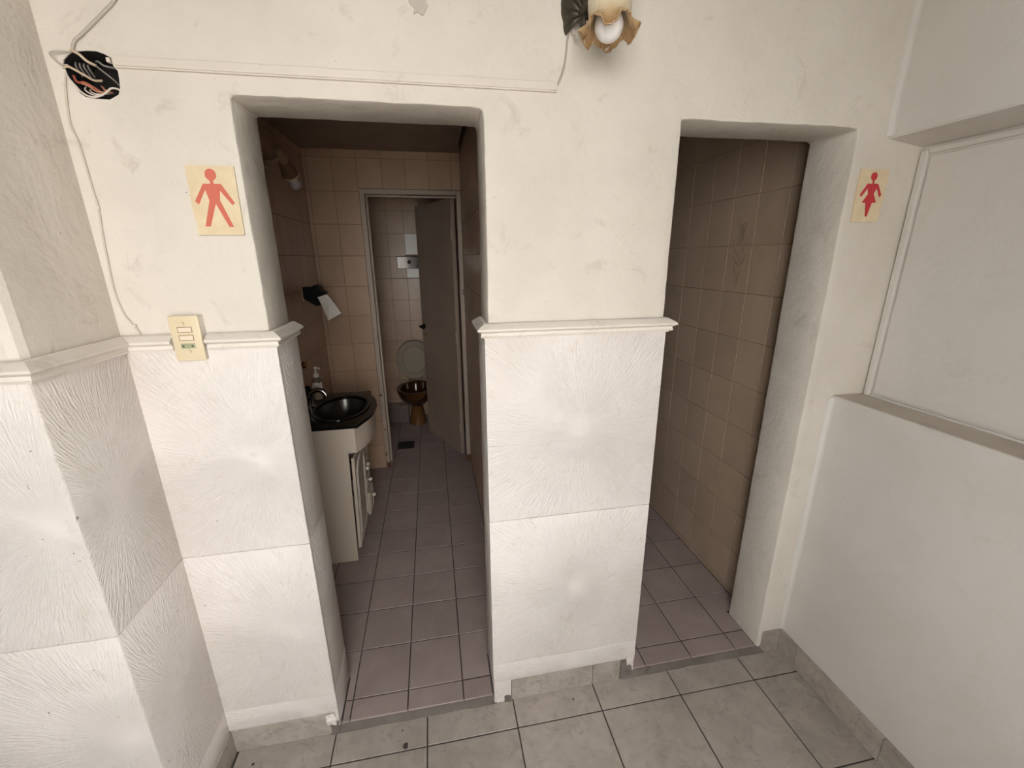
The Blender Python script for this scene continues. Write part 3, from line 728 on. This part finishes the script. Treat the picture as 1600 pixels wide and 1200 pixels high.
# scallop backplate
bm = bmesh.new(); nr, na = 14, 64; A = Vector((.398,0,2.172)); grid = []
for j in range(nr+1):
    q = j/nr; row = []
    for i in range(na+1):
        ph = math.radians(-20+232*i/na)
        R_ = (.056+.034*max(0, math.sin(ph)))*(1+.03*abs(math.cos(7.0*(ph+.6))))
        r = q*R_; rib = .0035*abs(math.cos(7.0*(ph+.6)))*min(1, q*1.6)
        dome = .034*(1-q**2.2)**.7 if q < 1 else 0
        row.append(bm.verts.new((A.x+r*math.cos(ph)*.78-lo.x, -.001-dome-rib*(1 if q < .98 else .3)-lo.y, A.z+r*math.sin(ph)-lo.z)))
    grid.append(row)
for j in range(nr):
    for i in range(na):
        f = (grid[j][i], grid[j][i+1], grid[j+1][i+1], grid[j+1][i])
        try: bm.faces.new(f)
        except Exception: pass
bmesh.ops.remove_doubles(bm, verts=bm.verts[:], dist=1e-5)
bp = finish('backplate', bm, M_bronze, lp, smooth=True)
finish('lead_wire', TB([Vector((.3755,-.004,2.160))-lo, Vector((.379,-.012,2.138))-lo, Vector((.388,-.03,2.122))-lo, Vector((.396,-.055,2.124))-lo, Vector((.393,-.06,2.15))-lo], .0022, 8, 6), M_cable, lp, smooth=True)
finish('tape', TB([Vector((.3765,-.006,2.158))-lo, Vector((.3805,-.010,2.142))-lo], .004, 10, 3), M_wwhite, lp)

# ---- spotlight on the washroom wall
SP = Vector((-.685,1.236,2.128)); SD = Vector((0,.233,-.134)).normalized()
sl = thing('spotlight', 'old adjustable spotlight with bare bulb on washroom left wall', 'lamp', (LX,1.233,2.075))
so = Vector((LX,1.233,2.075))
finish('wall_mount', lathe_dir([(.028,0),(.028,.012),(.020,.018)], (0,0,0), (1,0,0), 20), M_lamp2, sl, smooth=True)
finish('arm', TB([(.015,0,0),(.045,.01,.0),(.078,.035,.028)], .009, 10, 5), M_lamp2, sl, smooth=True)
finish('housing', lathe_dir([(.012,-.006),(.021,0),(.022,.010),(.022,.085),(.020,.09)], SP-so-SD*.01, SD, 24), M_lamp2, sl, smooth=True)
cn = finish('lamp_shade', lathe_dir([(.022,.078),(.026,.085),(.040,.150),(.041,.168),(.038,.168),(.036,.150),(.02,.09)], SP-so, SD, 28, False, False), M_lshade, sl, smooth=True)
finish('rim', lathe_dir([(.0415,.160),(.0435,.163),(.0435,.170),(.041,.172)], SP-so, SD, 28, False, False), M_cream, cn, smooth=True)
finish('bulb', lathe_dir([(.012,.15),(.013,.185),(.020,.20)]+[(.033*math.sin(a), .243-.033*math.cos(a)) for a in (PI*(.25+.75*j/9) for j in range(10))][:-1]+[(.0004,.276)], SP-so, SD, 24), M_bulb2, sl, smooth=True)

# ---- paper towel holder
th = thing('towel_holder', 'black paper towel holder on washroom left wall', 'towel holder', (LX,1.6,1.41))
tl = Vector((LX,1.6,1.41))
finish('bracket', BX(0,.010,-.03,.03,-.028,.048,bev=.002), M_switch, th)
pts = [(-.757,1.462),(-.70,1.460),(-.693,1.471),(-.668,1.471),(-.655,1.44),(-.626,1.421),(-.66,1.407),(-.655,1.38),(-.668,1.352),(-.69,1.349),(-.715,1.365),(-.757,1.393)]
bm = bmesh.new(); prism(bm, [(x-tl.x, z-tl.z) for x, z in pts], 'y', -.045, .045)
bmesh.ops.bevel(bm, geom=bm.edges[:], offset=.003, segments=2, affect='EDGES'); finish('cover', bm, M_blackp, th, smooth=True)
pp = thing('paper_towel', 'folded white paper towel hanging from black holder', 'paper towel', (-.62,1.6,1.34))
pb = Vector((-.62,1.6,1.34))
A0 = [(-0.672,-.062,1.402),(-0.637,-.066,1.414),(-0.614,-.060,1.414)]; A1 = [(-0.650,-.058,1.340),(-0.608,-.078,1.355),(-0.580,-.050,1.355)]; A2 = [(-0.630,-.055,1.268),(-0.622,-.090,1.266),(-0.552,-.045,1.302)]
bm = bmesh.new()
rows = [[bm.verts.new((x-pb.x, y, z-pb.z)) for x, y, z in A] for A in (A0, A1, A2)]
for a in range(2):
    for b in range(2): bm.faces.new((rows[a][b], rows[a][b+1], rows[a+1][b+1], rows[a+1][b]))
o = finish('sheet', bm, M_paper, pp); sd = o.modifiers.new('thick', 'SOLIDIFY'); sd.thickness = .003

# ---- vanity cabinet
VZ0, VT = FZ+.0005, .815
va = thing('vanity_cabinet', 'cream laminate vanity cabinet with arched door and drawers', 'cabinet', (-.60,1.15,VZ0))
vo = Vector((-.60,1.15,VZ0))
def vfin(nm, bm, mm, par=va, **k):
    if nm in ('groove','door','drawer','fixed_panel','knob'): lean(bm)
    bmesh.ops.translate(bm, verts=bm.verts[:], vec=-vo); return finish(nm, bm, mm, par, **k)
bm = bmesh.new(); prism(bm, [(LX+.003,VZ0),(-.484,VZ0),(-.466,.673),(-.430,.675),(-.424,VT),(LX+.003,VT)], 'y', .88, .897); vfin('side_panel', bm, M_white)
bm = bmesh.new(); prism(bm, [(LX+.003,VZ0),(-.484,VZ0),(-.466,.673),(-.430,.675),(-.424,VT),(LX+.003,VT)], 'y', 1.405, 1.422); vfin('side_panel', bm, M_white)
vfin('bottom_board', BX(LX+.003,-.485,.897,1.405,.09,.105), M_white)
vfin('plinth', BX(-.53,-.515,.897,1.405,VZ0,.09), M_white)
front = [(-.424,.8795),(-.410,.905),(-.393,.945),(-.376,.985),(-.368,1.03),(-.364,1.09),(-.363,1.15),(-.366,1.22),(-.375,1.275),(-.395,1.33),(-.412,1.375),(-.424,1.4225)]
bm = bmesh.new(); outer = front; inner = [(x-.014, y) for x, y in front][::-1]
prism(bm, outer+inner, 'z', .675, VT); vfin('apron', bm, M_white, smooth=True)
dx0, dx1 = -.476, -.460
def lean(bm):
    for v in bm.verts: v.co.x += .018*(v.co.z-.1)/.54
    return bm
def groove(par, pts): vfin('groove', TB(pts, .0022, 6, 5), M_mould, par)
dr_ = vfin('door', BX(dx0,dx1,.887,1.196,.105,.640,bev=.003), M_white)
for m0 in (0, 1):
    y0, y1, z0, z1 = (.917+.03*m0, 1.166-.03*m0, .14+.03*m0, .52)
    yc = (y0+y1)/2; rad = (y1-y0)/2
    arch = [(dx1+.0006, yc-rad*math.cos(PI*j/10), z1+rad*.62*math.sin(PI*j/10)) for j in range(11)]
    vfin('groove', TB([(dx1+.0006,y0,z0),(dx1+.0006,y0,(z0+z1)/2)]+arch+[(dx1+.0006,y1,(z0+z1)/2),(dx1+.0006,y1,z0)], .0024, 6, 4), M_mould, dr_)
    vfin('groove', TB([(dx1+.0006,y0,z0),(dx1+.0006,y1,z0)], .0024, 6, 2), M_mould, dr_)
def knob(p, par):
    vfin('knob', lathe_dir([(.005,0),(.004,.005),(.009,.009),(.0115,.015),(.0105,.021),(.005,.025),(.0005,.026)], p, (1,0,0), 18), M_whitek, par, smooth=True)
knob((dx1,1.172,.437), dr_)
for k, (z0, z1, out, zk) in enumerate(((.105,.255,.012,.205),(.261,.360,-.004,.313),(.366,.465,-.010,.417),(.471,.640,-.012,None))):
    bm = BX(dx0+out,dx1+out,1.202,1.340,z0,z1,bev=.003)
    if out > -.02: box(bm, -.72, dx0+out, 1.212,1.33, z0+.01, z1-.015)
    d_ = vfin('drawer', bm, M_white) if zk else vfin('fixed_panel', bm, M_white)
    vfin('groove', TB([(dx1+out+.0006,1.222,z0+.018),(dx1+out+.0006,1.320,z0+.018),(dx1+out+.0006,1.320,z1-.018),(dx1+out+.0006,1.222,z1-.018),(dx1+out+.0006,1.222,z0+.018)], .002, 6, 1, False), M_mould, d_)
    if zk: knob((dx1+out,1.27,zk), d_)

vfin('fixed_panel', BX(dx0-.012,dx1-.012,1.345,1.405,.105,.640,bev=.003), M_white)
# ---- black counter top with basin
ct = thing('sink_counter', 'glossy black countertop with oval basin on cream vanity', 'countertop', (-.58,1.14,VT))
co = Vector((-.58,1.14,VT))
out = [(LX+.002,.858),(-.402,.858),(-.396,.882),(-.384,.915),(-.368,.955),(-.354,1.0),(-.347,1.06),(-.345,1.13),(-.347,1.19),(-.355,1.245),(-.368,1.29),(-.388,1.335),(-.402,1.37),(-.408,1.44),(LX+.002,1.44)]
E_N = 48; ec, erx, ery = (-.528,1.145), .142, .205
def ell(k, dz, sh=0): return [(ec[0]+sh+erx*k*math.cos(2*PI*i/E_N)-co.x, ec[1]+ery*k*math.sin(2*PI*i/E_N)-co.y, dz) for i in range(E_N)]
bm = bmesh.new(); TZ = .016
def loop(pts): 
    v = [bm.verts.new(p) for p in pts]; return v, [bm.edges.new((v[i], v[(i+1) % len(v)])) for i in range(len(v))]
vo_, eo_ = loop([(x-co.x, y-co.y, TZ) for x, y in out]); vi_, ei_ = loop(ell(1, TZ))
bmesh.ops.triangle_fill(bm, use_beauty=True, edges=eo_+ei_)
vb = [bm.verts.new((v.co.x, v.co.y, .0005)) for v in vo_]
for i in range(len(vo_)): bm.faces.new((vo_[i], vo_[(i+1) % len(vo_)], vb[(i+1) % len(vo_)], vb[i]))
finish('slab', bm, M_black, ct, recalc=True)
bm = bmesh.new()
prof = [(1.06,TZ),(1.05,TZ+.006),(1.0,TZ+.007),(.95,TZ+.003),(.92,TZ-.01)]
loft(bm, [ell(k, z) for k, z in prof], cap0=False, cap1=False); finish('rim', bm, M_black, ct, smooth=True)
bm = bmesh.new()
loft(bm, [ell(k, z) for k, z in ((.93,TZ-.006),(.90,TZ-.03),(.84,TZ-.065),(.72,TZ-.10),(.5,TZ-.125),(.2,TZ-.135))], cap0=False, cap1=True); ba = finish('basin', bm, M_basin, ct, smooth=True)
bm = bmesh.new(); lathe(bm, [(.022,TZ-.134),(.020,TZ-.131),(.008,TZ-.132)], 20, c=(ec[0]-co.x, ec[1]-co.y, 0)); finish('drain_plug', bm, M_chrome, ba)
CT = VT+TZ
# ---- tap
fa = thing('faucet', 'chrome tap with curved spout standing on black countertop', 'faucet', (-.700,1.19,CT))
bm = bmesh.new(); lathe(bm, [(.026,.0005),(.025,.008),(.016,.014),(.015,.05),(.018,.056),(.018,.07),(.012,.075)], 24); finish('base', bm, M_chrome, fa, smooth=True)
finish('spout', TB([(0,0,.05),(.012,0,.082),(.042,0,.098),(.072,0,.090),(.088,0,.070)], .0135, 14, 6), M_chrome, fa, smooth=True)
finish('spout_tip', lathe_dir([(.0145,0),(.015,.012),(.010,.013)], (.087,0,.072), (.2,0,-1), 16), M_chrome, fa, smooth=True)
h_ = finish('handle', lathe_dir([(.010,0),(.012,.012),(.021,.018),(.021,.040),(.017,.046)], (-.004,.0,.074), (-.1,0,1), 8), M_blackp, fa, smooth=True)
finish('lever', TB([(-.004,0,.105),(-.03,-.02,.112)], .005, 8, 2), M_chrome, h_)
# ---- soap bottle
sb = thing('soap_bottle', 'small pump soap bottle with paper label behind the tap', 'bottle', (-.690,1.345,CT+.0005))
bm = bmesh.new(); lathe(bm, [(.026,0),(.029,.004),(.030,.012),(.030,.104),(.027,.114),(.018,.124),(.014,.128),(.013,.134)], 24); finish('body', bm, M_soap, sb, smooth=True)
bm = bmesh.new()
rg = []
for a in range(13):
    an = math.radians(-150+a*11); rg.append([(.0306*math.cos(an), .0306*math.sin(an), z) for z in (.048,.075,.100+.006*abs(math.cos(a*PI/6)))])
loft(bm, rg, cap0=False, cap1=False, closed=False); lb = finish('label', bm, M_paper, sb, smooth=True)
for k in range(6):
    an = math.radians(-112+k*9); c_, s__ = math.cos(an), math.sin(an); hh_ = (.016,.010,.015,.010,.010,.014)[k]
    bm = BX(-.0013,.0013,-.0004,.0004,0,hh_); bmesh.ops.transform(bm, matrix=Matrix.Translation((.0312*c_, .0312*s__, .072)) @ Matrix.Rotation(an+PI/2, 4, 'Z') @ Matrix.Rotation(.2, 4, 'Y'), verts=bm.verts[:])
    finish('lettering', bm, M_mark, lb)
bm = bmesh.new(); lathe(bm, [(.0155,.132),(.0155,.150),(.011,.156),(.005,.158),(.005,.182),(.009,.184),(.009,.192),(.004,.194)], 18); pu = finish('pump', bm, M_whitek, sb, smooth=True)
finish('nozzle', TB([(0,0,.188),(.02,-.012,.187),(.028,-.017,.182)], .0042, 8, 3), M_whitek, pu, smooth=True)
# ---- brass valve on the wall
bv = thing('brass_valve', 'small round brass valve knob on wall above the vanity', 'valve', (LX,1.29,1.05))
finish('rose', lathe_dir([(.024,0),(.022,.006),(.010,.010)], (0,0,0), (1,0,0), 20), M_brass, bv, smooth=True)
finish('knob', lathe_dir([(.008,.006),(.008,.02),(.018,.026),(.021,.036),(.016,.044),(.003,.047)], (0,0,0), (1,0,0), 20), M_brass, bv, smooth=True)

# ---- toilet
tx = -.212
to = thing('toilet', 'amber brown toilet with raised cream seat behind open door', 'toilet', (tx,2.90,FZ))
def ring(rx, ry, cy, z, n=36): return [(rx*math.cos(2*PI*i/n), cy-2.90+ry*math.sin(2*PI*i/n), z-FZ) for i in range(n)]
bm = bmesh.new()
loft(bm, [ring(.088,.112,2.935,FZ+.0008), ring(.086,.110,2.935,.05), ring(.072,.098,2.935,.10), ring(.060,.09,2.93,.17), ring(.058,.09,2.92,.215), ring(.068,.10,2.91,.25)]); finish('pedestal', bm, M_brown2, to, smooth=True)
bm = bmesh.new()
loft(bm, [ring(.060,.09,2.915,.225), ring(.095,.135,2.89,.255), ring(.135,.185,2.86,.305), ring(.162,.222,2.835,.36), ring(.174,.238,2.828,.405), ring(.177,.241,2.826,.422), ring(.172,.236,2.826,.432), ring(.150,.214,2.828,.434), ring(.138,.200,2.83,.425), ring(.134,.195,2.832,.40), ring(.120,.172,2.84,.34), ring(.080,.12,2.86,.28), ring(.04,.06,2.88,.255)]); bo = finish('bowl', bm, M_brown, to, smooth=True)
TL = math.radians(7)
def seatpt(u, v, d): return (u, 3.035-2.90+v*math.sin(TL)-d*math.cos(TL), .450-FZ+v*math.cos(TL)+d*math.sin(TL))
def slab(nm, rx, ry, cv, d0, d1, hole_=None, mm=M_seat, par=to):
    bm = bmesh.new(); n = 44
    def el(k, d, rr=(rx, ry)): return [seatpt(rr[0]*k*math.cos(2*PI*i/n), cv+rr[1]*k*math.sin(2*PI*i/n), d) for i in range(n)]
    if hole_:
        R_ = [el(1,d0), el(1,d1-.005), el(.975,d1), el(1,d1,(hole_[0]*1.05,hole_[1]*1.05)), el(1,d1-.005,hole_), el(1,d0,hole_), el(1,d0)]
        loft(bm, R_, False, False); bmesh.ops.remove_doubles(bm, verts=bm.verts[:], dist=1e-6)
    else: loft(bm, [el(.98,d0), el(1,d0+.004), el(1,d1-.004), el(.98,d1)])
    return finish(nm, bm, mm, par, smooth=True)
slab('lid', .178, .195, .200, -.020, -.004); slab('seat', .176, .192, .198, .0, .016, (.112,.135))
for u in (-.062,.062): finish('hinge', TB([seatpt(u,-.018,-.005), seatpt(u,.012,.006)], .011, 10, 2), M_seat, to)
# ---- flush plate
fp = thing('flush_plate', 'chrome flush plate with black button above the toilet', 'flush plate', (-.197,TY-.026,1.583), (0,0,.17))
finish('plate', BX(-.112,.112,-.008,-.002,-.056,.056,bev=.004), M_plate, fp)
finish('body', BX(-.05,.05,-.002,.016,-.04,.04), M_blackp, fp)
b_ = finish('button', lathe_dir([(.016,0),(.016,.012),(.012,.015)], (0,-.008,.004), (0,-1,0), 20), M_blackp, fp, smooth=True)
finish('stem', lathe_dir([(.004,0),(.004,.003)], (0,-.023,.004), (0,-1,0), 10), M_chrome, b_)
# ---- floor drain
fd = thing('floor_drain', 'square black floor drain in cubicle floor before the toilet', 'drain', (-.303,2.372,FZ+.001))
finish('frame', BX(-.070,.070,-.077,.077,-.002,.002), M_iron, fd)
for k in range(8): finish('slat', BX(-.062,.062,-.066+k*.0175,-.056+k*.0175,.002,.0045), M_iron, fd)
# ---- dark blobs trodden onto the floor tiles
def blob(x, y, r, e, label):
    bm = bmesh.new(); n = 14
    pr_ = [[(x_*1.0, y_, z_) for x_, y_, z_ in [(k*r*(1+.2*math.sin(3*a+x*9))*math.cos(a), k*r*e*(1+.15*math.cos(2*a))*math.sin(a), z) for a in (2*PI*i/n for i in range(n))]] for k, z in ((1,0),(.9,.0012),(.5,.0020))]
    loft(bm, pr_); tag(finish('tar_blob', bm, M_mark, None, (x, y, .0004), smooth=True), label, 'stain', 'dark blobs on the grey floor')
blob(-.182,-.099,.0085,1.5,'largest dark blob stuck on grey tile before first doorway')
blob(-.682,-.060,.0045,1.2,'small dark blob on grey tile by the left pillar foot')
blob(-.196,-.045,.0025,1.2,'tiny dark blob between largest blob and first threshold')
blob(.44,-.052,.0032,1.3,'tiny dark blob on grey tile before the middle pier')
# ---- peeled paint patch above the first doorway
bm = bmesh.new(); pts = [(-.016,2.196),(.022,2.198),(.030,2.178),(.024,2.168),(.017,2.158),(.006,2.164),(-.004,2.160),(-.002,2.172),(-.012,2.180)]
prism(bm, pts, 'y', -.0022, .002); finish('peeled_patch', bm, M_sill, wall_front)
